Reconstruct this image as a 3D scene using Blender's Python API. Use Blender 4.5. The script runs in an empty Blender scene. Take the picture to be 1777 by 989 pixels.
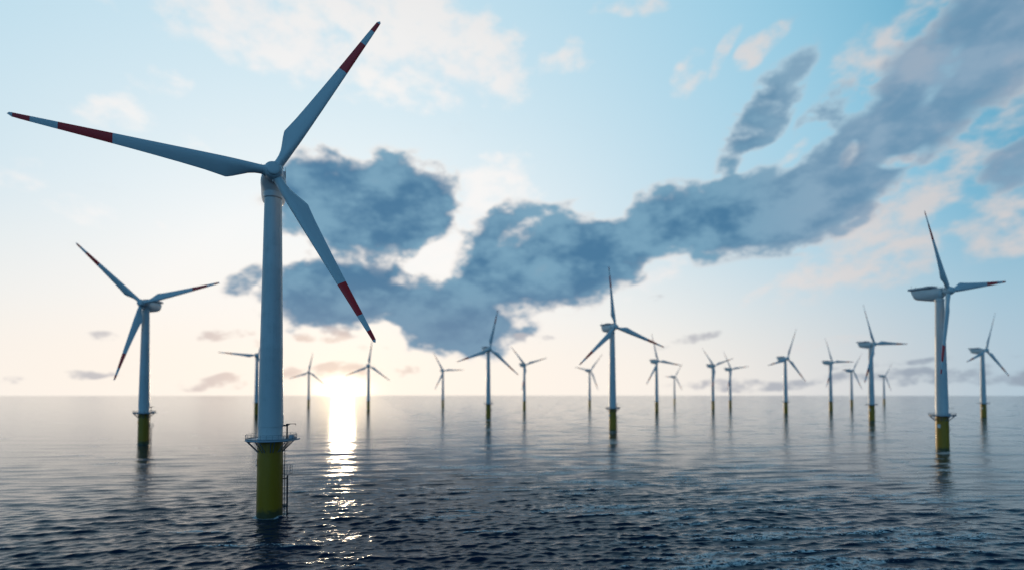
import bpy, bmesh, math, random
import numpy as np
from mathutils import Matrix, Vector

sc = bpy.context.scene
COL = sc.collection
rad = math.radians
random.seed(4)

# ------------------------------------------------------------------ camera
F, PITCH, CAM_H, YH = 927.77, 0.026578, 31.61, 684.3      # in pixels of a 1777 px wide frame
CY = YH - F * math.tan(PITCH)
cam = bpy.data.cameras.new('camera')
cam.sensor_fit = 'HORIZONTAL'
cam.sensor_width = 36.0
cam.lens = 36.0 * F / 1777.0
cam.shift_y = (CY - 494.5) / 1777.0
cam.clip_start = 0.5
cam.clip_end = 120000
cam.dof.use_dof = True
cam.dof.focus_distance = 130.0
cam.dof.aperture_fstop = 0.0245
camo = bpy.data.objects.new('camera', cam)
COL.objects.link(camo)
camo.location = (0, 0, CAM_H)
camo.rotation_euler = (math.pi / 2 + PITCH, 0, 0)
sc.camera = camo

EXPO = 2.4
sc.view_settings.view_transform = 'Standard'
sc.view_settings.look = 'None'
sc.view_settings.gamma = 1.0
sc.view_settings.use_curve_mapping = False
sc.view_settings.exposure = EXPO
sc.render.engine = 'CYCLES'
sc.cycles.use_denoising = True
sc.cycles.max_bounces = 6
sc.cycles.diffuse_bounces = 3
sc.cycles.glossy_bounces = 4
sc.cycles.sample_clamp_indirect = 4.0
sc.cycles.sample_clamp_direct = 8.0
sc.cycles.caustics_reflective = False
sc.cycles.caustics_refractive = False


def sky_dir(x, y):
    """azimuth and elevation (degrees) of a point of the sky"""
    v = Vector(((x - 888.5) / F, 1.0, (CY - y) / F))
    v.rotate(Matrix.Rotation(PITCH, 3, 'X'))
    v.normalize()
    return math.degrees(math.atan2(v.x, v.y)), math.degrees(math.asin(v.z))


SUN_AZ, SUN_EL = -17.55, 1.6

# ------------------------------------------------------------------ node helper
class NT:
    def __init__(self, tree):
        self.t = tree

    def new(self, kind, **kw):
        n = self.t.nodes.new(kind)
        for k, v in kw.items():
            setattr(n, k, v)
        return n

    def put(self, sock, v):
        if isinstance(v, bpy.types.NodeSocket):
            self.t.links.new(v, sock)
        elif v is not None:
            sock.default_value = v

    def math(self, op, a, b=None, c=None, clamp=False):
        n = self.new('ShaderNodeMath', operation=op)
        n.use_clamp = clamp
        for s, v in zip(n.inputs, (a, b, c)):
            self.put(s, v)
        return n.outputs[0]

    def vmath(self, op, a, b=None, out=0):
        n = self.new('ShaderNodeVectorMath', operation=op)
        self.put(n.inputs[0], a)
        if b is not None:
            self.put(n.inputs[3 if op == 'SCALE' else 1], b)
        return n.outputs[out]

    def rng(self, v, a, b, c=0.0, d=1.0, smooth=True):
        n = self.new('ShaderNodeMapRange')
        n.interpolation_type = 'SMOOTHSTEP' if smooth else 'LINEAR'
        n.clamp = True
        self.put(n.inputs[0], v)
        for i, x in enumerate((a, b, c, d)):
            self.put(n.inputs[i + 1], x)
        return n.outputs[0]

    def mix(self, f, a, b, mode='MIX'):
        n = self.new('ShaderNodeMix', data_type='RGBA', blend_type=mode)
        n.clamp_factor = True
        self.put(n.inputs['Factor'], f) if False else self.put(n.inputs[0], f)
        self.put(n.inputs[6], a if isinstance(a, bpy.types.NodeSocket) else (*a, 1))
        self.put(n.inputs[7], b if isinstance(b, bpy.types.NodeSocket) else (*b, 1))
        return n.outputs[2]

    def noise(self, vec, scale, detail=4, rough=0.5, dist=0.0, lac=2.0):
        n = self.new('ShaderNodeTexNoise')
        n.noise_dimensions = '3D'
        self.put(n.inputs['Vector'], vec)
        n.inputs['Scale'].default_value = scale
        n.inputs['Detail'].default_value = detail
        n.inputs['Roughness'].default_value = rough
        n.inputs['Lacunarity'].default_value = lac
        n.inputs['Distortion'].default_value = dist
        return n.outputs[0]

    def mapping(self, vec, loc=(0, 0, 0), rot=(0, 0, 0), scale=(1, 1, 1), kind='POINT'):
        n = self.new('ShaderNodeMapping', vector_type=kind)
        self.put(n.inputs[0], vec)
        n.inputs[1].default_value = loc
        n.inputs[2].default_value = rot
        n.inputs[3].default_value = scale
        return n.outputs[0]


# ------------------------------------------------------------------ sky
def build_sky():
    w = bpy.data.worlds.new('World')
    sc.world = w
    w.use_nodes = True
    t = w.node_tree
    N = NT(t)
    bg = t.nodes['Background']
    tc = N.new('ShaderNodeTexCoord')
    d = tc.outputs['Generated']                      # world direction of the sky
    sep = N.new('ShaderNodeSeparateXYZ')
    t.links.new(d, sep.inputs[0])
    dx, dy, dz = sep.outputs
    dzc = N.math('MAXIMUM', dz, 0.0)
    az = N.math('MULTIPLY', N.math('ARCTAN2', dx, dy), 180 / math.pi)
    el = N.math('MULTIPLY', N.math('ARCSINE', dzc), 180 / math.pi)
    comb = N.new('ShaderNodeCombineXYZ')
    t.links.new(az, comb.inputs[0])
    t.links.new(el, comb.inputs[1])
    ae = comb.outputs[0]
    sv = (math.sin(rad(SUN_AZ)) * math.cos(rad(1.2)), math.cos(rad(SUN_AZ)) * math.cos(rad(1.2)), math.sin(rad(1.2)))
    cosg = N.vmath('DOT_PRODUCT', d, sv, out=1)
    gam = N.math('MULTIPLY', N.math('ARCCOSINE', N.math('MINIMUM', cosg, 1.0)), 180 / math.pi)

    sky = N.new('ShaderNodeTexSky', sky_type='NISHITA')
    sky.sun_disc = False
    sky.sun_elevation = rad(SUN_EL)
    sky.sun_rotation = rad(SUN_AZ)
    sky.dust_density = 0.6
    sky.ozone_density = 3.0
    nish = N.mix(1.0, sky.outputs[0], (0.40, 0.92, 1.18), 'MULTIPLY')
    nish = N.mix(1.0, nish, (2.1, 2.1, 2.1), 'MULTIPLY')     # in units of background strength 0.1
    # the blue air away from the sun, whitened towards the sun and towards the horizon
    blue = N.mix(N.rng(el, 4.0, 18.0), (3.0, 5.6, 7.2), nish)
    blue = N.mix(N.rng(gam, 48.0, 90.0), (2.1, 5.35, 7.3), blue)
    blue = N.mix(N.rng(gam, 85.0, 130.0), blue, (1.6, 4.7, 8.0))
    veil = N.rng(gam, 60.0, 18.0, smooth=False)
    whitec = N.mix(N.rng(el, 0.0, 9.0), (10.2, 9.1, 7.8), N.mix(N.rng(el, 10.0, 34.0), (9.2, 9.4, 9.4), (8.0, 9.05, 9.5)))
    col = N.mix(veil, blue, whitec)
    hz = N.math('MULTIPLY', N.rng(el, 19.0, 0.0), N.rng(gam, 95.0, 45.0))
    col = N.mix(N.math('MULTIPLY', hz, 0.85), col, N.mix(N.rng(gam, 28.0, 68.0), (10.0, 9.1, 8.2), (5.5, 5.7, 6.1)))

    # cloud fields: soft ellipses broken up by noise
    wv = N.new('ShaderNodeTexNoise')
    t.links.new(d, wv.inputs['Vector'])
    wv.inputs['Scale'].default_value = 8.0
    wv.inputs['Detail'].default_value = 2.5
    wv.inputs['Roughness'].default_value = 0.5
    woff = N.vmath('SCALE', N.vmath('SUBTRACT', wv.outputs['Color'], (0.5, 0.5, 0.5)), 5.0)
    aew = N.vmath('ADD', ae, woff)

    def field(ells, coord):
        out = None
        for i, (x, y, rx, ry, rot, amp) in enumerate(ells):
            if i % 5 == 4:      # keeps the shader's working memory small: the next few wait for the ones before
                coord = N.vmath('ADD', coord, N.vmath('SCALE', (1.0, 1.0, 0.0), N.math('MULTIPLY', out, 1e-7)))
            a0, e0 = sky_dir(x, y)
            ca = math.cos(rad(a0))
            sx = math.degrees(rx / F) * ca * ca
            sy = math.degrees(ry / F) * ca
            m = N.mapping(coord, (a0, e0, 0), (0, 0, rad(rot)), (sx, sy, 1), 'TEXTURE')
            ln = N.vmath('LENGTH', m, out=1)
            v = N.rng(ln, 1.6, 0.6, 0.0, amp * 1.2)
            out = v if out is None else N.math('SMOOTH_MAX', out, v, 0.15)
        return out

    dsq = N.mapping(d, (0, 0, 0), (0, 0, 0), (1, 1, 1.7))
    n1 = N.noise(dsq, 11.0, 8, 0.52, 0.1)
    n2 = N.noise(dsq, 5.0, 6, 0.55, 0.2)
    # streaked noise for the wind-drawn clouds high on the right: sampled on a flat cloud sheet
    inv = N.math('DIVIDE', 1.0, N.math('ADD', dzc, 0.12))
    pl = N.vmath('SCALE', d, inv)
    pl = N.mapping(pl, (0, 0, 0), (0, 0, rad(-52)), (1.0, 0.42, 0.3))
    n3 = N.noise(pl, 3.2, 8, 0.6, 0.4)

    dark = field([
        (650, 365, 150, 74, 8, 1.0), (555, 350, 70, 75, 0, .9), (660, 335, 80, 40, 5, .9), (640, 440, 100, 30, 5, .62), (600, 505, 125, 60, 5, .95), (770, 540, 125, 62, -12, 1.0),
        (880, 455, 110, 78, 0, 1.0), (745, 345, 65, 40, 5, .8), (985, 452, 118, 70, 15, 1.0), (1130, 402, 110, 52, 18, .92),
        (1070, 445, 80, 46, 20, .85), (1190, 400, 90, 45, 14, .9), (1260, 378, 130, 56, 10, .98), (1385, 352, 130, 60, 14, .98), (1490, 285, 125, 64, 34, .9), (1430, 225, 80, 34, 42, .5), (1240, 345, 60, 30, 20, .7), (1330, 300, 70, 30, 30, .55),
        (1590, 185, 135, 72, 45, .9), (1710, 75, 170, 78, 42, .85), (1325, 205, 105, 36, 47, .62),
        (1770, 285, 70, 34, 30, .7), (535, 300, 55, 32, 0, .6), (425, 482, 48, 20, 28, .62),
    ], N.vmath('ADD', ae, N.vmath('SCALE', woff, 0.55)))
    small = field([
        (390, 578, 44, 10, 5, .75), (184, 585, 36, 9, 5, .75), (95, 655, 95, 8, 6, .6), (565, 577, 44, 13, 5, .7),
        (600, 648, 125, 15, 0, .8), (405, 664, 80, 12, 0, .7), (655, 606, 32, 8, 0, .7), (1190, 595, 60, 8, 12, .5),
        (905, 592, 50, 8, 0, .45), (1150, 515, 40, 6, 12, .5), (440, 600, 30, 12, 0, .5),
        (1330, 665, 170, 10, 0, .75), (1640, 655, 260, 14, 0, .95), (1560, 630, 150, 6, 2, .6), (1750, 640, 120, 10, 0, .7),
    ], N.vmath('ADD', ae, N.vmath('SCALE', woff, 0.4)))
    gaps = field([
        (770, 436, 56, 36, 35, .65), (735, 492, 45, 14, 10, .35), (905, 412, 46, 20, 30, .42), (1050, 372, 60, 26, 10, .6),
        (665, 572, 60, 20, -10, .5), (1475, 272, 34, 12, 60, .4), (1556, 268, 46, 15, 5, .45), (1410, 245, 50, 24, 25, .55),
        (1340, 262, 60, 22, 20, .5), (505, 450, 40, 14, 5, .5), (830, 345, 50, 40, 40, .5), (1620, 130, 60, 16, 45, .4),
        (1170, 455, 50, 16, 15, .5),
    ], aew)
    dark = N.math('SUBTRACT', dark, gaps)
    white = field([
        (420, 30, 360, 60, -8, .95), (700, 55, 170, 66, -15, .9), (830, 95, 100, 60, -20, .8), (290, 155, 75, 28, 0, .6),
        (205, 205, 80, 30, 10, .5), (340, 235, 80, 40, 0, .5), (970, 115, 60, 22, 10, .5), (1325, 85, 50, 16, 42, .6),
        (1262, 100, 44, 16, 50, .42), (1195, 142, 36, 22, 40, .52), (45, 315, 55, 30, 10, .5), (130, 365, 70, 22, 0, .4),
        (290, 405, 40, 20, 0, .35), (860, 335, 80, 55, 30, .8), (770, 425, 90, 75, 20, .7), (1500, 410, 190, 62, 30, .85),
        (1435, 478, 95, 26, 12, .85), (1310, 520, 40, 12, 30, .7), (1640, 300, 170, 70, 40, .7), (1740, 180, 120, 60, 45, .6),
        (1650, 420, 150, 60, 10, .7), (1480, 275, 28, 14, 60, .9), (1555, 268, 36, 14, 5, .85), (1410, 245, 36, 14, 20, .7),
        (1710, 440, 110, 30, 15, .6), (1560, 75, 120, 60, 40, .55), (1110, 10, 90, 14, 0, .4), (690, 305, 80, 22, 0, .6),
        (1600, 460, 130, 30, 15, .6), (1450, 595, 120, 10, 6, .4), (1130, 480, 60, 40, 30, .5),
    ], aew)

    # other clouds over the rest of the sky, outside the picture
    away = N.math('MULTIPLY', N.rng(gam, 72.0, 95.0), N.rng(N.noise(pl, 1.3, 7, 0.58, 0.3), 0.50, 0.68))

    nn0 = N.math('ADD', N.math('MULTIPLY', N.math('SUBTRACT', n1, 0.5), 1.5), N.math('MULTIPLY', N.math('SUBTRACT', n2, 0.5), 0.9))
    n4 = N.noise(dsq, 27.0, 6, 0.55, 0.1)
    nn = N.math('ADD', nn0, N.math('MULTIPLY', N.math('SUBTRACT', n4, 0.5), 1.9))
    nnd = N.math('MAXIMUM', nn, -0.42)
    soft = N.math('MULTIPLY', N.rng(dark, 0.0, 0.30), N.rng(dark, 0.45, 1.0, 1.0, 0.40))
    nst = N.math('MULTIPLY', N.math('SUBTRACT', n3, 0.5), 2.2)

    wd = N.math('ADD', white, N.math('MULTIPLY', N.rng(white, 0.0, 0.35), N.math('ADD', N.math('MULTIPLY', nn, 1.25), N.math('MULTIPLY', nst, 0.5))))
    wf = N.math('MULTIPLY', N.rng(wd, 0.2, 1.4), 0.9)
    wcol = N.mix(N.rng(gam, 22.0, 60.0), (9.6, 9.4, 9.2), (6.6, 6.3, 6.3))
    wcol = N.mix(N.rng(N.math('ADD', n3, n1), 0.8, 1.2), N.mix(1.0, wcol, (0.965, 0.975, 0.99), 'MULTIPLY'), wcol)
    col = N.mix(wf, col, wcol)

    dd = N.math('ADD', N.math('MULTIPLY', dark, 1.1), N.math('MULTIPLY', soft, N.math('ADD', N.math('MULTIPLY', nnd, 1.25), N.math('MULTIPLY', nst, N.rng(az, 12.0, 34.0, 0.05, 0.4)))))
    # bright lining where the cloud is thin
    rim = N.math('MULTIPLY', N.rng(dd, 0.02, 0.42), N.rng(gam, 60.0, 15.0, 0.3, 0.75))
    col = N.mix(rim, col, N.mix(N.rng(gam, 15.0, 55.0), (9.0, 8.5, 8.1), (5.6, 5.5, 5.7)))
    df = N.math('MULTIPLY', N.rng(dd, 0.16, 0.98), N.rng(az, 22.0, 42.0, 0.97, 0.78))
    shade = N.rng(N.math('ADD', N.math('ADD', N.math('MULTIPLY', n1, 0.5), N.math('MULTIPLY', n2, 0.4)), N.math('MULTIPLY', n4, 0.3)), 0.50, 0.71)
    deep = N.mix(shade, (0.50, 1.75, 3.2), (1.75, 3.55, 4.95))
    deep = N.mix(N.rng(az, 18.0, 40.0), deep, N.mix(shade, (1.05, 2.45, 3.95), (2.5, 3.7, 5.0)))
    low = N.rng(el, 13.5, 6.0)
    deep = N.mix(N.math('MULTIPLY', low, 0.6), deep, (1.65, 2.7, 4.0))
    col = N.mix(df, col, deep)

    sd = N.math('ADD', small, N.math('MULTIPLY', N.math('MULTIPLY', nn, 2.4), N.rng(small, 0.0, 0.3)))
    sf = N.math('MULTIPLY', N.rng(sd, 0.25, 1.5), 0.85)
    scol = N.mix(N.rng(gam, 8.0, 22.0), (7.2, 5.9, 5.4), (5.0, 4.9, 5.2))
    scol = N.mix(N.rng(gam, 28.0, 60.0), scol, (2.9, 3.5, 4.3))
    col = N.mix(sf, col, scol)

    col = N.mix(N.math('MULTIPLY', away, 0.6), col, (0.75, 2.4, 4.3))

    # the zenith, above the view, is a deeper blue
    col = N.vmath('SCALE', col, N.rng(el, 37.0, 58.0, 1.0, 0.42))
    # unseen dark sky added right of the view, shades the towers' right sides
    heavy = N.math('MULTIPLY', N.math('MULTIPLY', N.rng(az, 46.0, 75.0), N.rng(az, 178.0, 140.0)), 0.72)
    col = N.mix(heavy, col, (0.30, 0.85, 1.6))
    # the glow round the sun behind the low cloud
    gx = N.math('POWER', N.math('DIVIDE', N.math('SUBTRACT', az, SUN_AZ), 2.0), 2.0)
    gy = N.math('POWER', N.math('DIVIDE', N.math('SUBTRACT', el, 0.5), 1.0), 2.0)
    g1 = N.math('EXPONENT', N.math('MULTIPLY', N.math('ADD', gx, gy), -1.0))
    g2 = N.math('EXPONENT', N.math('DIVIDE', gam, -7.0))
    ga = N.vmath('SCALE', (26.0, 20.0, 11.0), g1)
    gb = N.vmath('SCALE', (1.9, 1.3, 0.5), N.math('MULTIPLY', g2, N.math('SUBTRACT', 1.0, N.math('MULTIPLY', df, 0.85))))
    col = N.vmath('ADD', col, N.vmath('ADD', ga, gb))
    t.links.new(col, bg.inputs[0])
    bg.inputs[1].default_value = 0.1 * 1.0 / 2 ** EXPO * 1.0
    w.cycles.sampling_method = 'MANUAL'
    w.cycles.sample_map_resolution = 1024


build_sky()
sun = bpy.data.lights.new('sun', 'SUN')
sun.energy = 0.24
sun.angle = rad(2.0)
sun.color = (1.0, 0.78, 0.52)
suno = bpy.data.objects.new('sun', sun)
COL.objects.link(suno)
sd_ = Vector((math.sin(rad(SUN_AZ)) * math.cos(rad(SUN_EL)), math.cos(rad(SUN_AZ)) * math.cos(rad(SUN_EL)), math.sin(rad(SUN_EL))))
suno.rotation_euler = sd_.to_track_quat('Z', 'Y').to_euler()
suno.location = (-60, 200, 200)

# ------------------------------------------------------------------ materials
def material(name):
    m = bpy.data.materials.new(name)
    m.use_nodes = True
    return m, NT(m.node_tree), m.node_tree.nodes['Principled BSDF']


def paint(name, base, rough=0.35, dirt=0.08, spec=0.5, streak=True):
    m, N, p = material(name)
    tc = N.new('ShaderNodeTexCoord').outputs['Object']
    a = N.noise(N.mapping(tc, scale=(1.2, 1.2, 0.06)), 1.0, 5, 0.6)
    b = N.noise(tc, 0.35, 5, 0.6)
    f = N.math('MULTIPLY', N.rng(N.math('ADD', a, b), 0.95, 1.35), dirt * 3)
    c = N.mix(f, base, tuple(x * 0.62 for x in base))
    N.put(p.inputs['Base Color'], c)
    N.put(p.inputs['Roughness'], N.rng(b, 0.3, 0.7, rough - 0.06, rough + 0.08))
    p.inputs['Specular IOR Level'].default_value = spec
    return m


M_WHITE = paint('white_paint', (0.64, 0.66, 0.67), 0.38)
M_TOWER = paint('tower_paint', (0.58, 0.60, 0.61), 0.36, .12)
M_GREY = paint('grey_deck_paint', (0.42, 0.45, 0.50), 0.5)
M_STEEL = paint('galvanised_steel', (0.20, 0.21, 0.23), 0.5)
M_DARK = paint('dark_steel', (0.035, 0.037, 0.04), 0.5)
M_SIGN = paint('sign_white', (0.7, 0.7, 0.68), 0.4)


def yellow_paint():
    m, N, p = material('yellow_paint')
    tc = N.new('ShaderNodeTexCoord').outputs['Object']
    sep = N.new('ShaderNodeSeparateXYZ')
    N.t.links.new(tc, sep.inputs[0])
    z = sep.outputs[2]
    a = N.noise(N.mapping(tc, scale=(1.6, 1.6, 0.05)), 1.0, 6, 0.65)
    b = N.noise(tc, 0.8, 5, 0.6)
    c = N.mix(N.math('MULTIPLY', N.rng(a, 0.5, 0.75), 0.35), (0.36, 0.18, 0.001), (0.24, 0.105, 0.003))
    wet = N.rng(N.math('ADD', z, N.math('MULTIPLY', N.math('SUBTRACT', b, 0.5), 3.2)), 2.6, 0.9)
    c = N.mix(N.math('MULTIPLY', wet, 0.9), c, (0.045, 0.05, 0.018))
    N.put(p.inputs['Base Color'], c)
    N.put(p.inputs['Roughness'], N.rng(b, 0.3, 0.7, 0.3, 0.42))
    return m


M_YELLOW = yellow_paint()


def blade_paint():
    m, N, p = material('blade_paint')
    tc = N.new('ShaderNodeTexCoord').outputs['Object']
    sep = N.new('ShaderNodeSeparateXYZ')
    N.t.links.new(tc, sep.inputs[0])
    z = N.math('DIVIDE', sep.outputs[2], 51.22)
    def band(a, b):
        return N.math('MULTIPLY', N.math('GREATER_THAN', z, a), N.math('LESS_THAN', z, b))
    r = N.math('ADD', band(0.655, 0.842), band(0.932, 0.986))
    n = N.noise(N.mapping(tc, scale=(1, 1, .15)), .9, 4, .6)
    wht = N.mix(N.math('MULTIPLY', N.rng(n, .5, .8), .25), (0.64, 0.66, 0.67), (.42, .44, .45))
    redc = N.mix(N.math('MULTIPLY', N.rng(n, .45, .8), .3), (0.8, 0.012, 0.018), (.6, .012, .014))
    N.put(p.inputs['Base Color'], N.mix(r, wht, redc))
    p.inputs['Roughness'].default_value = 0.36
    return m


M_BLADE = blade_paint()

# ------------------------------------------------------------------ mesh helpers
def obj(name, bm, mat, parent=None, smooth=True, auto=35):
    me = bpy.data.meshes.new(name)
    bmesh.ops.recalc_face_normals(bm, faces=bm.faces)
    bm.to_mesh(me)
    bm.free()
    me.materials.append(mat)
    if smooth:
        me.shade_smooth()
        if auto:
            me.set_sharp_from_angle(angle=rad(auto))
    o = bpy.data.objects.new(name, me)
    COL.objects.link(o)
    if parent:
        o.parent = parent
    return o


def ring_verts(bm, r, z, n, c=(0, 0)):
    return [bm.verts.new((c[0] + r * math.cos(2 * math.pi * i / n), c[1] + r * math.sin(2 * math.pi * i / n), z)) for i in range(n)]


def lathe(bm, prof, n=48, cap0=True, cap1=True, c=(0, 0)):
    rings = [ring_verts(bm, r, z, n, c) for r, z in prof]
    for a, b in zip(rings, rings[1:]):
        for i in range(n):
            bm.faces.new((a[i], a[(i + 1) % n], b[(i + 1) % n], b[i]))
    if cap0:
        bm.faces.new(rings[0][::-1])
    if cap1:
        bm.faces.new(rings[-1])
    return bm


def tube(bm, a, b, r, n=8):
    a, b = Vector(a), Vector(b)
    d = (b - a).normalized()
    u = d.orthogonal().normalized()
    v = d.cross(u)
    A = [bm.verts.new(a + r * (math.cos(2 * math.pi * i / n) * u + math.sin(2 * math.pi * i / n) * v)) for i in range(n)]
    B = [bm.verts.new(b + r * (math.cos(2 * math.pi * i / n) * u + math.sin(2 * math.pi * i / n) * v)) for i in range(n)]
    for i in range(n):
        bm.faces.new((A[i], A[(i + 1) % n], B[(i + 1) % n], B[i]))
    bm.faces.new(A[::-1])
    bm.faces.new(B)


def hoop(bm, R, z, r, n=64, c=(0, 0), m=6, a0=0.0, a1=2 * math.pi):
    full = abs(a1 - a0 - 2 * math.pi) < 1e-6
    rings = []
    cnt = n if full else n + 1
    for i in range(cnt):
        t = a0 + (a1 - a0) * i / n
        rings.append([bm.verts.new((c[0] + (R + r * math.cos(2 * math.pi * k / m)) * math.cos(t),
                                    c[1] + (R + r * math.cos(2 * math.pi * k / m)) * math.sin(t),
                                    z + r * math.sin(2 * math.pi * k / m))) for k in range(m)])
    for i in range(n):
        A, B = rings[i], rings[(i + 1) % cnt]
        for k in range(m):
            bm.faces.new((A[k], A[(k + 1) % m], B[(k + 1) % m], B[k]))


def box(bm, x0, x1, y0, y1, z0, z1, bev=0.0):
    vs = [bm.verts.new((x, y, z)) for x in (x0, x1) for y in (y0, y1) for z in (z0, z1)]
    fs = [bm.faces.new([vs[i] for i in q]) for q in ((0, 1, 3, 2), (4, 6, 7, 5), (0, 4, 5, 1), (2, 3, 7, 6), (0, 2, 6, 4), (1, 5, 7, 3))]
    if bev:
        es = list({e for f in fs for e in f.edges})
        bmesh.ops.bevel(bm, geom=es, offset=bev, segments=2, affect='EDGES')


# ------------------------------------------------------------------ turbine geometry (metres, waterline z = 0, hub 90)
HUB_Z, OH, TIP_FWD, R_BLADE, TILT = 90.0, 4.5, 5.0, 51.22, rad(-1.0)
DECK = 20.0
# directions of the fittings round the foundation, the same on every turbine
CR = Vector((0.95, 0.31, 0)).normalized()         # crane side
LD = Vector((0.96, 0.28, 0)).normalized()         # ladder side
SG = Vector((-0.90, -0.436, 0)).normalized()      # sign side


def mesh_foundation():
    bm = bmesh.new()
    lathe(bm, [(3.2, -12), (3.2, 0), (3.17, 8), (3.14, 15.5), (3.14, DECK - 0.25)], 64)
    return bm


def mesh_deck():
    bm = bmesh.new()
    c = (0.25, 0.1)
    lathe(bm, [(6.1, DECK - 0.42), (6.28, DECK - 0.40), (6.34, DECK - 0.34), (6.34, DECK - 0.02), (6.30, DECK)], 48, c=c)
    # toe of the crane extension
    bx = bmesh.new()
    bm2 = bm
    p = CR * 6.0
    box(bm2, p.x - .9, p.x + .9, p.y - 1.2, p.y + 1.2, DECK - .38, DECK - .04)
    bx.free()
    return bm


def mesh_railing():
    bm = bmesh.new()
    c = (0.25, 0.1)
    for z, r in ((1.25, .045), (.85, .03), (.45, .03)):
        hoop(bm, 6.22, DECK + z, r, 64, c)
    for i in range(28):
        t = 2 * math.pi * i / 28
        x, y = c[0] + 6.22 * math.cos(t), c[1] + 6.22 * math.sin(t)
        tube(bm, (x, y, DECK), (x, y, DECK + 1.26), .04, 6)
    # kick plate
    n = 64
    a = ring_verts(bm, 6.25, DECK + .003, n, c)
    b = ring_verts(bm, 6.25, DECK + .2, n, c)
    a2 = ring_verts(bm, 6.21, DECK + .003, n, c)
    b2 = ring_verts(bm, 6.21, DECK + .2, n, c)
    for i in range(n):
        j = (i + 1) % n
        bm.faces.new((a[i], a[j], b[j], b[i]))
        bm.faces.new((a2[j], a2[i], b2[i], b2[j]))
        bm.faces.new((b[i], b[j], b2[j], b2[i]))
    return bm


def mesh_bracket(k):
    t = 2 * math.pi * (k + .33) / 10
    bm = bmesh.new()
    d = Vector((math.cos(t), math.sin(t), 0))
    s = Vector((-d.y, d.x, 0))
    for q in (-.32, .32):
        tube(bm, d * 5.85 + s * q * 1.3 + Vector((0, 0, DECK - .42)), d * 3.1 + s * q + Vector((0, 0, DECK - 3.3)), .11, 8)
    tube(bm, d * 3.1 + Vector((0, 0, DECK - .55)), d * 5.9 + Vector((0, 0, DECK - .55)), .12, 8)
    return bm


def mesh_flange():
    bm = bmesh.new()
    lathe(bm, [(3.3, DECK + .003), (3.3, DECK + .22), (3.0, DECK + .25), (3.0, 23.15), (3.05, 23.2)], 64)
    return bm


def mesh_tower():
    bm = bmesh.new()
    prof = [(3.12, 23.2)]
    zs = [23.4, 45, 66, 84.6]
    def r_at(z):
        return 3.12 + (2.14 - 3.12) * (z - 23.2) / (84.6 - 23.2)
    for z in (23.35, 43.6):
        prof.append((r_at(z), z))
    prof += [(r_at(43.7) + .012, 43.7), (r_at(43.8), 43.8), (r_at(64.6), 64.6), (r_at(64.7) + .012, 64.7), (r_at(64.8), 64.8), (2.14, 84.6)]
    lathe(bm, prof, 64)
    return bm


def mesh_crane_post():
    bm = bmesh.new()
    p = CR * 4.05
    lathe(bm, [(.42, DECK + .003), (.42, DECK + .12), (.22, DECK + .2), (.2, DECK + 3.4), (.34, DECK + 3.45), (.34, DECK + 3.85), (.1, DECK + 3.95)], 16, c=(p.x, p.y))
    return bm


def mesh_jib():
    """heavy arm on one side of the post, thin boom with its hook on the other"""
    bm = bmesh.new()
    p = CR * 4.05 + Vector((0, 0, DECK + 3.55))
    v = Vector((math.cos(rad(-26)), math.sin(rad(-26)), 0))       # along the view's right-hand side
    q = p - v * .1 + Vector((0, 0, -.12))
    tube(bm, q, q - v * 1.5 + Vector((0, 0, -.1)), .2, 10)
    tube(bm, q - v * 1.4 + Vector((0, 0, -.08)), q - v * 2.9 + Vector((0, 0, .02)), .13, 10)
    tube(bm, q - v * .4 + Vector((0, 0, .1)), q - v * 2.4 + Vector((0, 0, .2)), .07, 8)
    h = p + Vector((0, 0, .3))
    tube(bm, h - v * .2, h + v * 3.1 + Vector((0, 0, .12)), .07, 8)
    tube(bm, p + Vector((0, 0, -.05)), h + v * .9 + Vector((0, 0, -.15)), .12, 8)
    e = h + v * 3.1 + Vector((0, 0, .12))
    tube(bm, e + Vector((0, 0, .05)), e + Vector((0, 0, -.38)), .09, 8)
    return bm


def mesh_locker():
    bm = bmesh.new()
    p = CR * 5.35
    box(bm, p.x - .55, p.x + .55, p.y - .9, p.y + .1, DECK + .003, DECK + .95, .05)
    return bm


def mesh_ladder():
    bm = bmesh.new()
    s = Vector((-LD.y, LD.x, 0))
    b = LD * 3.55
    for q in (-.28, .28):
        tube(bm, b + s * q + Vector((0, 0, -3)), b + s * q + Vector((0, 0, DECK - .45)), .07, 8)
    z = -1.0
    while z < DECK - .6:
        tube(bm, b - s * .28 + Vector((0, 0, z)), b + s * .28 + Vector((0, 0, z)), .03, 6)
        z += .4
    # stand-offs and safety hoops
    for z in np.arange(1.0, DECK - 1, 3.0):
        tube(bm, LD * 3.05 + Vector((0, 0, z)), b + Vector((0, 0, z)), .05, 6)
    for z in np.arange(13.9, DECK - .8, 1.0):
        c = b + LD * .36
        hoop(bm, .36, z, .025, 12, (c.x, c.y), 4)
    return bm


def mesh_fender():
    """the two tubes boats lie against"""
    bm = bmesh.new()
    s = Vector((-LD.y, LD.x, 0))
    for q in (-.75, .75):
        tube(bm, LD * 4.25 + s * q + Vector((0, 0, -4)), LD * 4.25 + s * q + Vector((0, 0, 10.3)), .13, 10)
        for z in (2.5, 9.5):
            tube(bm, LD * 3.0 + s * q * .8 + Vector((0, 0, z)), LD * 4.25 + s * q + Vector((0, 0, z)), .09, 8)
    return bm


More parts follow.
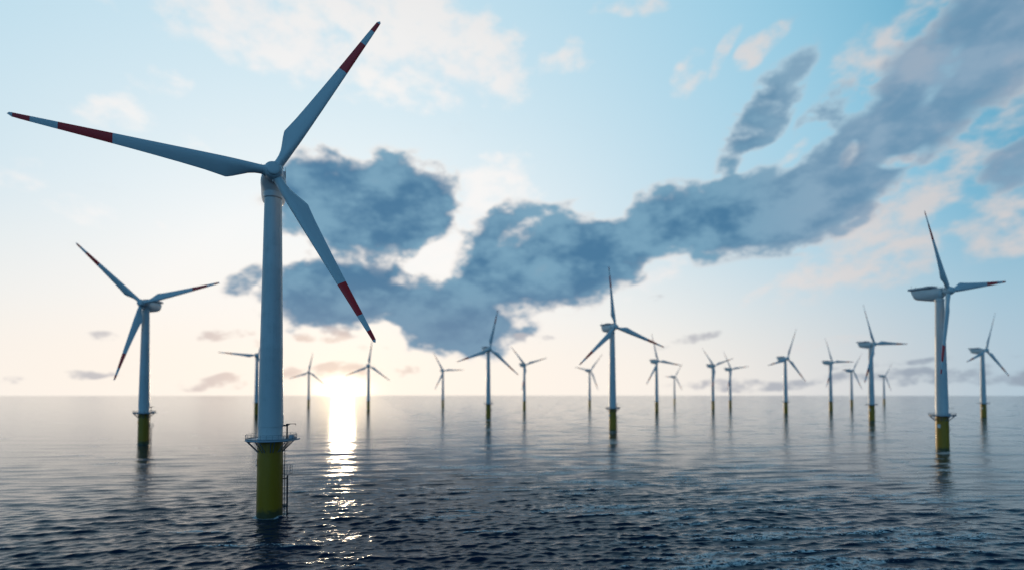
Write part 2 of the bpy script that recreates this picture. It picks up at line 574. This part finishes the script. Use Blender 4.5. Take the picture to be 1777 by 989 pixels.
def mesh_rest():
    """small resting platform with its rails half-way up the ladder"""
    bm = bmesh.new()
    c = LD * 4.35
    lathe(bm, [(1.15, 10.7), (1.18, 10.73), (1.18, 10.83), (1.15, 10.86)], 14, c=(c.x, c.y))
    for z in (11.5, 12.25, 13.0):
        hoop(bm, 1.12, z, .04, 20, (c.x, c.y), 6)
    for i in range(9):
        t = 2 * math.pi * i / 9
        tube(bm, (c.x + 1.12 * math.cos(t), c.y + 1.12 * math.sin(t), 10.8), (c.x + 1.12 * math.cos(t), c.y + 1.12 * math.sin(t), 13.0), .04, 6)
    return bm


def mesh_sign():
    bm = bmesh.new()
    s = Vector((-SG.y, SG.x, 0))
    o_, w_, z0, z1 = SG * 3.30, .75, 12.9, 14.9
    vs = []
    for dd in (0, .08):
        for (a, z) in ((-w_, z0), (w_, z0), (w_, z1), (-w_, z1)):
            vs.append(bm.verts.new(SG * (3.30 + dd) + s * a + Vector((0, 0, z))))
    for q in ((3, 2, 1, 0), (4, 5, 6, 7), (0, 1, 5, 4), (1, 2, 6, 5), (2, 3, 7, 6), (3, 0, 4, 7)):
        bm.faces.new([vs[i] for i in q])
    for z in (13.2, 14.6):
        for a in (-.5, .5):
            tube(bm, SG * 3.0 + s * a + Vector((0, 0, z)), SG * 3.32 + s * a + Vector((0, 0, z)), .05, 6)
    return bm


def mesh_door():
    bm = bmesh.new()
    # oval service door on the flange's crane side, standing a little proud of the shell
    n = 20
    t0 = math.atan2(CR.y, CR.x)
    rr = 3.16
    pts = []
    for i in range(n):
        a = 2 * math.pi * i / n
        x = .5 * math.copysign(abs(math.cos(a)) ** .6, math.cos(a))
        z = 1.1 * math.copysign(abs(math.sin(a)) ** .6, math.sin(a))
        pts.append((t0 + x / rr, 25.1 + z))
    A = [bm.verts.new(((rr) * math.cos(t), (rr) * math.sin(t), z)) for t, z in pts]
    B = [bm.verts.new(((rr - .15) * math.cos(t), (rr - .15) * math.sin(t), z)) for t, z in pts]
    bm.faces.new(A)
    for i in range(n):
        bm.faces.new((A[i], B[i], B[(i + 1) % n], A[(i + 1) % n]))
    return bm


# nacelle frame: origin at the hub height on the tower axis, rotor towards -Y
def mesh_nacelle():
    bm = bmesh.new()
    n = 40
    #      y    half width  top   bottom  squareness
    S = [(-2.25, 1.9, 1.9, -2.3, 2.2), (-1.9, 2.5, 2.15, -3.1, 2.5), (-1.2, 2.95, 2.3, -4.1, 2.4), (0.2, 3.15, 2.4, -4.95, 2.6),
         (2.2, 3.2, 2.45, -5.0, 2.9), (4.5, 3.2, 2.5, -4.6, 3.4), (7.0, 3.18, 2.5, -4.05, 4.6), (9.6, 3.12, 2.5, -3.5, 4.8),
         (11.0, 3.05, 2.5, -3.1, 4.8), (11.3, 2.9, 2.45, -2.85, 4.5)]
    rings = []
    for k, (y, w, zt, zb, e) in enumerate(S):
        ring = []
        for i in range(n):
            a = 2 * math.pi * (i + .5) / n
            ca, sa = math.cos(a), math.sin(a)
            x = w * math.copysign(abs(ca) ** (2 / e), ca)
            zz = math.copysign(abs(sa) ** (2 / e), sa)
            zc, zh = (zt + zb) / 2, (zt - zb) / 2
            z = zc + zh * zz
            # hull narrows below
            if z < -1.5:
                x *= 1 - (.12 if k < 6 else .07) * (-1.5 - z)
            yy = y
            if k >= 7:
                yy += (z + 3.4) / 5.9 * 2.4 * (k - 6) / 3
            ring.append(bm.verts.new((x, yy, z)))
        rings.append(ring)
    for a, b in zip(rings, rings[1:]):
        for i in range(n):
            bm.faces.new((a[i], a[(i + 1) % n], b[(i + 1) % n], b[i]))
    bm.faces.new(rings[0][::-1])
    bm.faces.new(rings[-1])
    return bm


def mesh_yaw():
    bm = bmesh.new()
    lathe(bm, [(2.16, -5.42), (2.25, -5.35), (2.4, -4.6), (2.4, -4.0)], 48)
    return bm


def mesh_tray():
    bm = bmesh.new()
    box(bm, -3.0, 3.0, 2.6, 14.9, 2.62, 2.82, .05)
    for x0, x1, y0, y1 in ((-3.05, -2.93, 2.6, 14.95), (2.93, 3.05, 2.6, 14.95), (-2.93, 2.93, 14.83, 14.95), (-2.93, 2.93, 2.6, 2.72)):
        box(bm, x0, x1, y0, y1, 2.823, 3.75)
    return bm


def mesh_cooler():
    bm = bmesh.new()
    box(bm, -1.9, 1.9, 4.5, 6.6, 2.823, 4.1, .08)
    for i in range(9):
        x = -1.7 + i * .425
        box(bm, x - .05, x + .05, 4.42, 4.5, 3.0, 3.95)
    return bm


def mesh_mast(x):
    bm = bmesh.new()
    tube(bm, (x, 13.4, 2.82), (x, 13.4, 5.2), .06, 8)
    tube(bm, (x - .35, 13.4, 5.0), (x + .35, 13.4, 5.0), .04, 6)
    lathe(bm, [(.05, 5.2), (.14, 5.25), (.14, 5.5), (.05, 5.55)], 10, c=(x, 13.4))
    return bm


def mesh_side_rail(x):
    bm = bmesh.new()
    for y in np.arange(-.6, 2.6, .62):
        tube(bm, (x * .93, y, 2.25), (x * .95, y, 3.4), .045, 6)
    for z in (2.85, 3.4):
        tube(bm, (x * .945, -.6, z), (x * .945, 2.4, z), .04, 6)
    return bm


def lathe_y(bm, prof, n=48, cap0=True, cap1=True):
    rings = []
    for r, y in prof:
        rings.append([bm.verts.new((r * math.cos(2 * math.pi * i / n), y, r * math.sin(2 * math.pi * i / n))) for i in range(n)])
    for a, b in zip(rings, rings[1:]):
        for i in range(n):
            bm.faces.new((a[i], a[(i + 1) % n], b[(i + 1) % n], b[i]))
    if cap0:
        bm.faces.new(rings[0][::-1])
    if cap1:
        bm.faces.new(rings[-1])


def mesh_hub():
    bm = bmesh.new()
    lathe_y(bm, [(1.55, -2.1), (1.55, -2.55), (1.95, -2.6), (2.15, -2.9), (2.3, -3.6), (2.3, -5.3), (2.2, -5.9), (2.0, -6.35), (1.85, -6.5)], 48)
    return bm


def mesh_nose():
    bm = bmesh.new()
    lathe_y(bm, [(1.72, -6.45), (1.72, -6.75), (1.66, -6.95), (1.5, -7.08), (1.0, -7.16), (.4, -7.2)], 40)
    return bm


def mesh_collar():
    bm = bmesh.new()
    lathe(bm, [(1.42, 1.6), (1.42, 2.28), (1.36, 2.36)], 32)
    return bm


def mesh_blade():
    bm = bmesh.new()
    R = R_BLADE
    #  r/R   chord  thickness/chord  twist(deg)  lead (x of leading edge)
    S = [(.034, 2.3, 1.0, 16, 1.15), (.060, 2.3, 1.0, 16, 1.15), (.085, 2.42, .93, 16, 1.17), (.115, 2.85, .72, 15.5, 1.2), (.150, 3.65, .50, 15, 1.22),
         (.180, 4.36, .39, 14, 1.24), (.203, 4.80, .345, 13, 1.24), (.213, 4.92, .335, 12.5, 1.24), (.235, 4.74, .32, 12, 1.23), (.30, 4.22, .28, 9.5, 1.18),
         (.40, 3.66, .25, 7, 1.08), (.50, 3.15, .23, 5, .97), (.60, 2.68, .21, 3.5, .86), (.70, 2.24, .20, 2.3, .74),
         (.80, 1.82, .19, 1.4, .62), (.90, 1.4, .18, .7, .5), (.96, 1.12, .18, .3, .42), (.988, .95, .17, .1, .38), (1.0, .42, .17, 0, .33)]
    n = 28
    rings = []
    for (f, c, th, tw, le) in S:
        ring = []
        blend = min(1.0, max(0.0, (1.0 - th) / .55))
        for i in range(n):
            a = 2 * math.pi * i / n
            u = (1 + math.cos(a)) / 2                 # 1 at leading edge
            # airfoil half thickness (rounded lead, sharp trail) against the circle
            s = 1 - u
            foil = 5 * th * (.2969 * math.sqrt(max(s, 0)) - .126 * s - .3516 * s * s + .2843 * s ** 3 - .1015 * s ** 4)
            circ = .5 * th * math.sin(abs(a) if a <= math.pi else 2 * math.pi - a)
            t = (circ * (1 - blend) + foil * blend) * (1 if a <= math.pi else -1)
            x = le - s * c
            y = -t * c
            z = f * R
            if f > .999:
                z += .35 * (x - le) / .42 * -1 - .2
            q = rad(tw)
            xr = x * math.cos(q) - y * math.sin(q) * -1
            yr = -x * math.sin(q) + y * math.cos(q)
            ring.append(bm.verts.new((xr, yr, z)))
        rings.append(ring)
    for a, b in zip(rings, rings[1:]):
        for i in range(n):
            bm.faces.new((a[i], a[(i + 1) % n], b[(i + 1) % n], b[i]))
    bm.faces.new(rings[0][::-1])
    bm.faces.new(rings[-1])
    return bm


# ------------------------------------------------------------------ one turbine, then copies
GROUP = 'offshore wind turbines standing in the sea'


def thing(name, label, cat, loc, group=None):
    o = bpy.data.objects.new(name, None)
    COL.objects.link(o)
    o.location = loc
    o['label'] = label
    o['category'] = cat
    if group:
        o['group'] = group
    o.empty_display_size = 3
    return o


PARTS = {}
def proto(key, name, bm, mat, auto=35):
    o = obj(name, bm, mat, None, True, auto)
    COL.objects.unlink(o)
    PARTS[key] = (name, o)


proto('foundation', 'foundation', mesh_foundation(), M_YELLOW)
proto('sign', 'sign_plate', mesh_sign(), M_SIGN, 10)
proto('platform', 'platform', mesh_deck(), M_GREY)
proto('railing', 'railing', mesh_railing(), M_STEEL)
for k in range(10):
    proto('bracket%d' % k, 'bracket', mesh_bracket(k), M_STEEL)
proto('locker', 'locker', mesh_locker(), M_GREY)
proto('crane', 'crane', mesh_crane_post(), M_DARK)
proto('jib', 'jib', mesh_jib(), M_DARK)
proto('ladder', 'ladder', mesh_ladder(), M_DARK)
proto('rest', 'rest_platform', mesh_rest(), M_STEEL)
proto('fender', 'boat_fender', mesh_fender(), M_DARK)
proto('flange', 'tower_base', mesh_flange(), M_TOWER)
proto('tower', 'tower', mesh_tower(), M_TOWER, 60)
proto('door', 'door', mesh_door(), M_GREY)
proto('nacelle', 'nacelle', mesh_nacelle(), M_WHITE, 40)
proto('yaw', 'yaw_collar', mesh_yaw(), M_WHITE)
proto('tray', 'roof_deck', mesh_tray(), M_GREY)
proto('cooler', 'cooler', mesh_cooler(), M_STEEL)
proto('mast0', 'sensor_mast', mesh_mast(-2.2), M_STEEL)
proto('mast1', 'sensor_mast', mesh_mast(2.2), M_STEEL)
proto('siderail0', 'railing', mesh_side_rail(-3.12), M_STEEL)
proto('siderail1', 'railing', mesh_side_rail(3.12), M_STEEL)
proto('hub', 'hub', mesh_hub(), M_WHITE)
proto('nose', 'nose_cap', mesh_nose(), M_WHITE)
proto('collar', 'blade_collar', mesh_collar(), M_WHITE)
proto('blade', 'blade', mesh_blade(), M_BLADE, 40)


def part(key, parent, mat=None):
    name, src = PARTS[key]
    o = src.copy()
    o.name = name
    COL.objects.link(o)
    o.parent = parent
    if mat is not None:
        o.matrix_local = mat
    return o


def turbine(x, y, phase, yaw, label, level, pitch=0.0, tilt=TILT, hub_z=HUB_Z, fwd=TIP_FWD):
    """level 2: every fitting; 1: the fittings seen from afar; 0: only the large parts"""
    t = thing('wind_turbine', label, 'wind turbine', (x, y, 0), GROUP)
    f = part('foundation', t)
    p = part('platform', t)
    tw = part('tower', t)
    part('flange', tw)
    if level >= 1:
        part('sign', f)
        part('railing', p)
        c = part('crane', t)
        part('jib', c)
        la = part('ladder', t)
        part('rest', la)
        part('locker', p)
    if level >= 2:
        for k in range(10):
            part('bracket%d' % k, p)
        part('fender', la)
        part('door', tw)
    top = Matrix.Translation((0, 0, hub_z)) @ Matrix.Rotation(yaw, 4, 'Z') @ Matrix.Rotation(-tilt, 4, 'X')
    na = part('nacelle', t, top)
    part('yaw', na)
    part('tray', na)
    if level >= 1:
        part('cooler', na)
        part('mast0', na)
        part('mast1', na)
    if level >= 2:
        part('siderail0', na)
        part('siderail1', na)
    hb = part('hub', t, top)
    part('nose', hb)
    for k in range(3):
        th = math.pi / 2 - (phase + k * 2 * math.pi / 3)
        spin = Matrix.Translation((0, -OH, 0)) @ Matrix.Rotation(th, 4, 'Y')
        part('collar', hb, spin)
        part('blade', t, top @ spin @ Matrix.Rotation(math.asin(fwd / R_BLADE), 4, 'X') @ Matrix.Rotation(pitch, 4, 'Z'))
    return t


T = [
    (-63.64, 141.19, 1.031, .415, 2, 'large near wind turbine, crane and ladder beside its yellow base, nearest and tallest of all'),
    (-237.3, 345.1, 2.354, .105, 2, 'dark backlit wind turbine left of the largest one, alone near the left edge'),
    (244.2, 304.1, 2.264, .432, 2, 'tall wind turbine near the right edge, nacelle seen side-on, white plate on yellow base'),
    (87.04, 463.0, 1.768, .405, 2, 'mid-size wind turbine with its top blade against the tail of the dark cloud'),
    (-30.57, 688.8, 1.404, .497, 1, 'slim wind turbine just below the lowest belly of the dark cloud, one blade upright'),
    (24.1, 1050.0, 2.403, .562, 0, 'small wind turbine close to the right of the slim one under the dark cloud'),
    (-290.5, 1082.0, 1.472, .418, 0, 'small wind turbine just right of the sun glint, below the near blade tip'),
    (-527.7, 1388.0, 1.401, .434, 0, 'tiny pale wind turbine just left of the sun glint'),
    (-168.0, 1300.0, 2.150, .460, 0, 'tiny pale wind turbine between the sun glint and the cloud belly'),
    (187.5, 1292.0, .910, .513, 0, 'tiny pale wind turbine just left of the mid-size one with a blade across the cloud'),
    (253.2, 936.3, 1.968, .474, 0, 'small wind turbine touched by the right blade tip of the mid-size one'),
    (530.0, 1745.0, 1.047, .483, 0, 'tiny faint wind turbine behind the one touched by the mid-size blade tip'),
    (406.8, 1083.0, 2.422, .452, 0, 'small wind turbine, left one of a close pair with raised left blades'),
    (501.8, 1230.2, 2.241, .461, 0, 'small wind turbine, right one of a close pair with raised left blades'),
    (443.3, 866.6, 1.291, .412, 1, 'wind turbine alone between the close pair and the right-hand cluster, blade drooping right'),
    (578.3, 970.6, 2.134, .427, 0, 'small wind turbine at the left side of the right-hand cluster, blade level to the right'),
    (823.1, 1296.1, 1.034, .430, 0, 'tiny wind turbine directly left of the medium one in front of the right-hand cluster'),
    (416.6, 620.0, 2.123, .390, 1, 'medium wind turbine in front of the right-hand cluster, one blade level to the right'),
    (1169.3, 1681.0, .977, .446, 0, 'tiniest wind turbine, directly right of the medium one in front of the right-hand cluster'),
    (622.4, 706.4, 1.376, .345, 1, 'rightmost wind turbine, smaller, just beyond the tall one with the side-on nacelle'),
    (-382.0, 800.0, 3.080, .450, 0, 'wind turbine mostly hidden behind the white tower of the largest one'),
]
for (x, y, ph, yw, lv, lab) in T:
    if 'nearest and tallest' in lab:
        turbine(x, y, ph, yw, lab, lv, 0.0, .047, 88.96, 7.0)
    else:
        turbine(x, y, ph, yw, lab, lv, rad(8) if 'nacelle seen side-on' in lab else 0.0 if 'dark backlit' in lab else rad(20))

# ------------------------------------------------------------------ sea
def build_sea():
    rng = np.random.default_rng(11)
    # the sheet: a polar grid, fine where the waves can be told apart, reaching to the horizon
    rs = [0.0, 6, 14, 24, 36, 48, 58]
    r = 64.0
    while r < 2500:
        rs.append(r)
        r += min(max(.16, .19 * (r / 100) ** 2), .06 * r)
    while r < 20000:
        rs.append(r)
        r *= 1.12
    rs.append(22000)
    rs = np.array(rs)
    fine = np.linspace(-56, 56, 1500)
    coarse = np.linspace(56, 304, 60)[1:-1]
    th = np.radians(np.concatenate([fine, coarse]))
    nr, na = len(rs), len(th)
    X = (rs[1:, None] * np.sin(th)[None, :])
    Y = (rs[1:, None] * np.cos(th)[None, :])
    dr = np.gradient(rs)[1:]
    Z = np.zeros_like(X)
    DX = np.zeros_like(X)
    DY = np.zeros_like(X)
    # wave train: a low swell, wind waves and chop, spread round the wind direction
    lam = np.exp(rng.uniform(np.log(.8), np.log(42.0), 215))
    lam = np.sort(lam)[::-1]
    main = rad(-80)                                   # travelling towards and slightly across the view
    for L in lam:
        spread = .19 + .16 * (L < 3.0)
        a = main + rng.normal(0, spread)
        k = 2 * math.pi / L
        slope = .043 * min(1.0, L / 2.0) ** .8 * (1.0 if L < 3.0 else (3.0 / L) ** .9) * rng.uniform(.6, 1.4)
        A = slope / k
        ph = rng.uniform(0, 2 * math.pi)
        att = np.clip((L / np.maximum(dr, 0.05) - 2.2) / 2.5, 0, 1)[:, None]
        rows = att[:, 0] > 0
        if not rows.any():
            continue
        n = int(np.max(np.nonzero(rows))) + 1
        if L > 9:      # the longer waves run lower under the lee near the first turbine
            att = att * np.interp(rs[1:], [90, 180, 330], [.55, .8, 1.2])[:, None]
        kx, ky = k * math.cos(a), k * math.sin(a)
        arg = kx * X[:n] + ky * Y[:n] + ph
        c, s = np.cos(arg), np.sin(arg)
        Z[:n] += A * att[:n] * c
        DX[:n] -= .9 * A * att[:n] * math.cos(a) * s
        DY[:n] -= .9 * A * att[:n] * math.sin(a) * s
    edge = (np.clip((rs[1:] - 60) / 8, 0, 1) * np.interp(rs[1:], [0, 180, 270, 400, 900, 3000], [1, 1, .66, .42, .28, .24]))[:, None]
    inside = np.ones(na)
    inside[len(fine):] = 0
    for q in range(30):
        inside[q] = q / 30
        inside[len(fine) - 1 - q] = q / 30
    wgt = edge * inside[None, :]
    co = np.empty((1 + (nr - 1) * na, 3), np.float32)
    co[0] = 0
    co[1:, 0] = (X + DX * wgt).ravel()
    co[1:, 1] = (Y + DY * wgt).ravel()
    co[1:, 2] = (Z * wgt).ravel()
    i = np.arange(nr - 2)[:, None] * na
    j = np.arange(na)[None, :]
    j2 = (np.arange(na)[None, :] + 1) % na
    q = np.stack([1 + i + j, 1 + i + na + j, 1 + i + na + j2, 1 + i + j2], -1).reshape(-1, 4)
    tri = np.stack([np.zeros(na, int), 1 + np.arange(na), 1 + (np.arange(na) + 1) % na], -1)
    loops = np.concatenate([tri.ravel(), q.ravel()]).astype(np.int32)
    starts = np.concatenate([np.arange(na) * 3, na * 3 + np.arange(len(q)) * 4]).astype(np.int32)
    me = bpy.data.meshes.new('sea')
    me.vertices.add(len(co))
    me.vertices.foreach_set('co', co.ravel())
    me.loops.add(len(loops))
    me.loops.foreach_set('vertex_index', loops)
    me.polygons.add(len(starts))
    me.polygons.foreach_set('loop_start', starts)
    me.update(calc_edges=True)
    # orient upwards
    nz = np.empty(len(starts) * 3, np.float32)
    me.polygons.foreach_get('normal', nz)
    if nz[2::3].mean() < 0:
        me.flip_normals()
    me.shade_smooth()
    o = bpy.data.objects.new('sea', me)
    COL.objects.link(o)
    o['kind'] = 'structure'

    m, N, p = material('sea_water')
    pos = N.new('ShaderNodeNewGeometry').outputs['Position']
    # ripples too small to model
    b1 = N.noise(N.mapping(pos, rot=(0, 0, rad(-10)), scale=(.55, 1.0, 1.0)), 1.5, 3, .6)
    b2 = N.noise(N.mapping(pos, rot=(0, 0, rad(-6)), scale=(.4, 1.0, 1.0)), .22, 5, .6)
    h = N.math('ADD', N.math('MULTIPLY', b1, .30), N.math('MULTIPLY', b2, .36))
    bump = N.new('ShaderNodeBump')
    bump.inputs['Strength'].default_value = .27
    bump.inputs['Distance'].default_value = 1.0
    N.put(bump.inputs['Height'], h)
    # foam: torn streaks on the windward side
    big = N.noise(N.mapping(pos, (3, 0, 0), (0, 0, rad(14)), (.028, .06, 1)), 1.0, 3, .5)
    fine_ = N.noise(N.mapping(pos, (0, 0, 0), (0, 0, rad(10)), (.36, .62, 1)), 1.0, 7, .70, 1.3)
    sp = N.new('ShaderNodeSeparateXYZ')
    N.t.links.new(pos, sp.inputs[0])
    side = N.rng(N.math('ADD', sp.outputs[0], N.math('MULTIPLY', sp.outputs[1], .25)), -10.0, 60.0, -.16, .0)
    crest = N.math('MULTIPLY', sp.outputs[2], .30)
    patch = N.rng(N.math('ADD', N.math('ADD', N.math('ADD', big, side), crest), N.math('MULTIPLY', fine_, .25)), .65, .725)
    lace = N.rng(N.math('ABSOLUTE', N.math('SUBTRACT', fine_, .5)), .046, .022)
    # the wash round the nearest piles
    wash = None
    for (tx, ty) in ((-63.64, 141.19), (-237.3, 345.1), (244.2, 304.1)):
        dv = N.vmath('MULTIPLY', N.vmath('SUBTRACT', pos, (tx, ty, 0)), (1, 1, 0))
        wv_ = N.rng(N.vmath('LENGTH', dv, out=1), 5.6, 3.2)
        wash = wv_ if wash is None else N.math('MAXIMUM', wash, wv_)
    wash = N.rng(N.math('ADD', wash, N.math('MULTIPLY', N.math('SUBTRACT', fine_, .5), 3.0)), .62, 1.0)
    foam = N.math('MULTIPLY', N.math('MAXIMUM', N.math('MULTIPLY', patch, lace), N.math('MULTIPLY', wash, .7)), .95)
    N.put(p.inputs['Base Color'], N.mix(foam, (.004, .017, .042), (.84, .80, .76)))
    N.put(p.inputs['Roughness'], N.rng(foam, 0, 1, .09, .7))
    p.inputs['IOR'].default_value = 1.27
    N.put(p.inputs['Normal'], bump.outputs[0])
    me.materials.append(m)


build_sea()
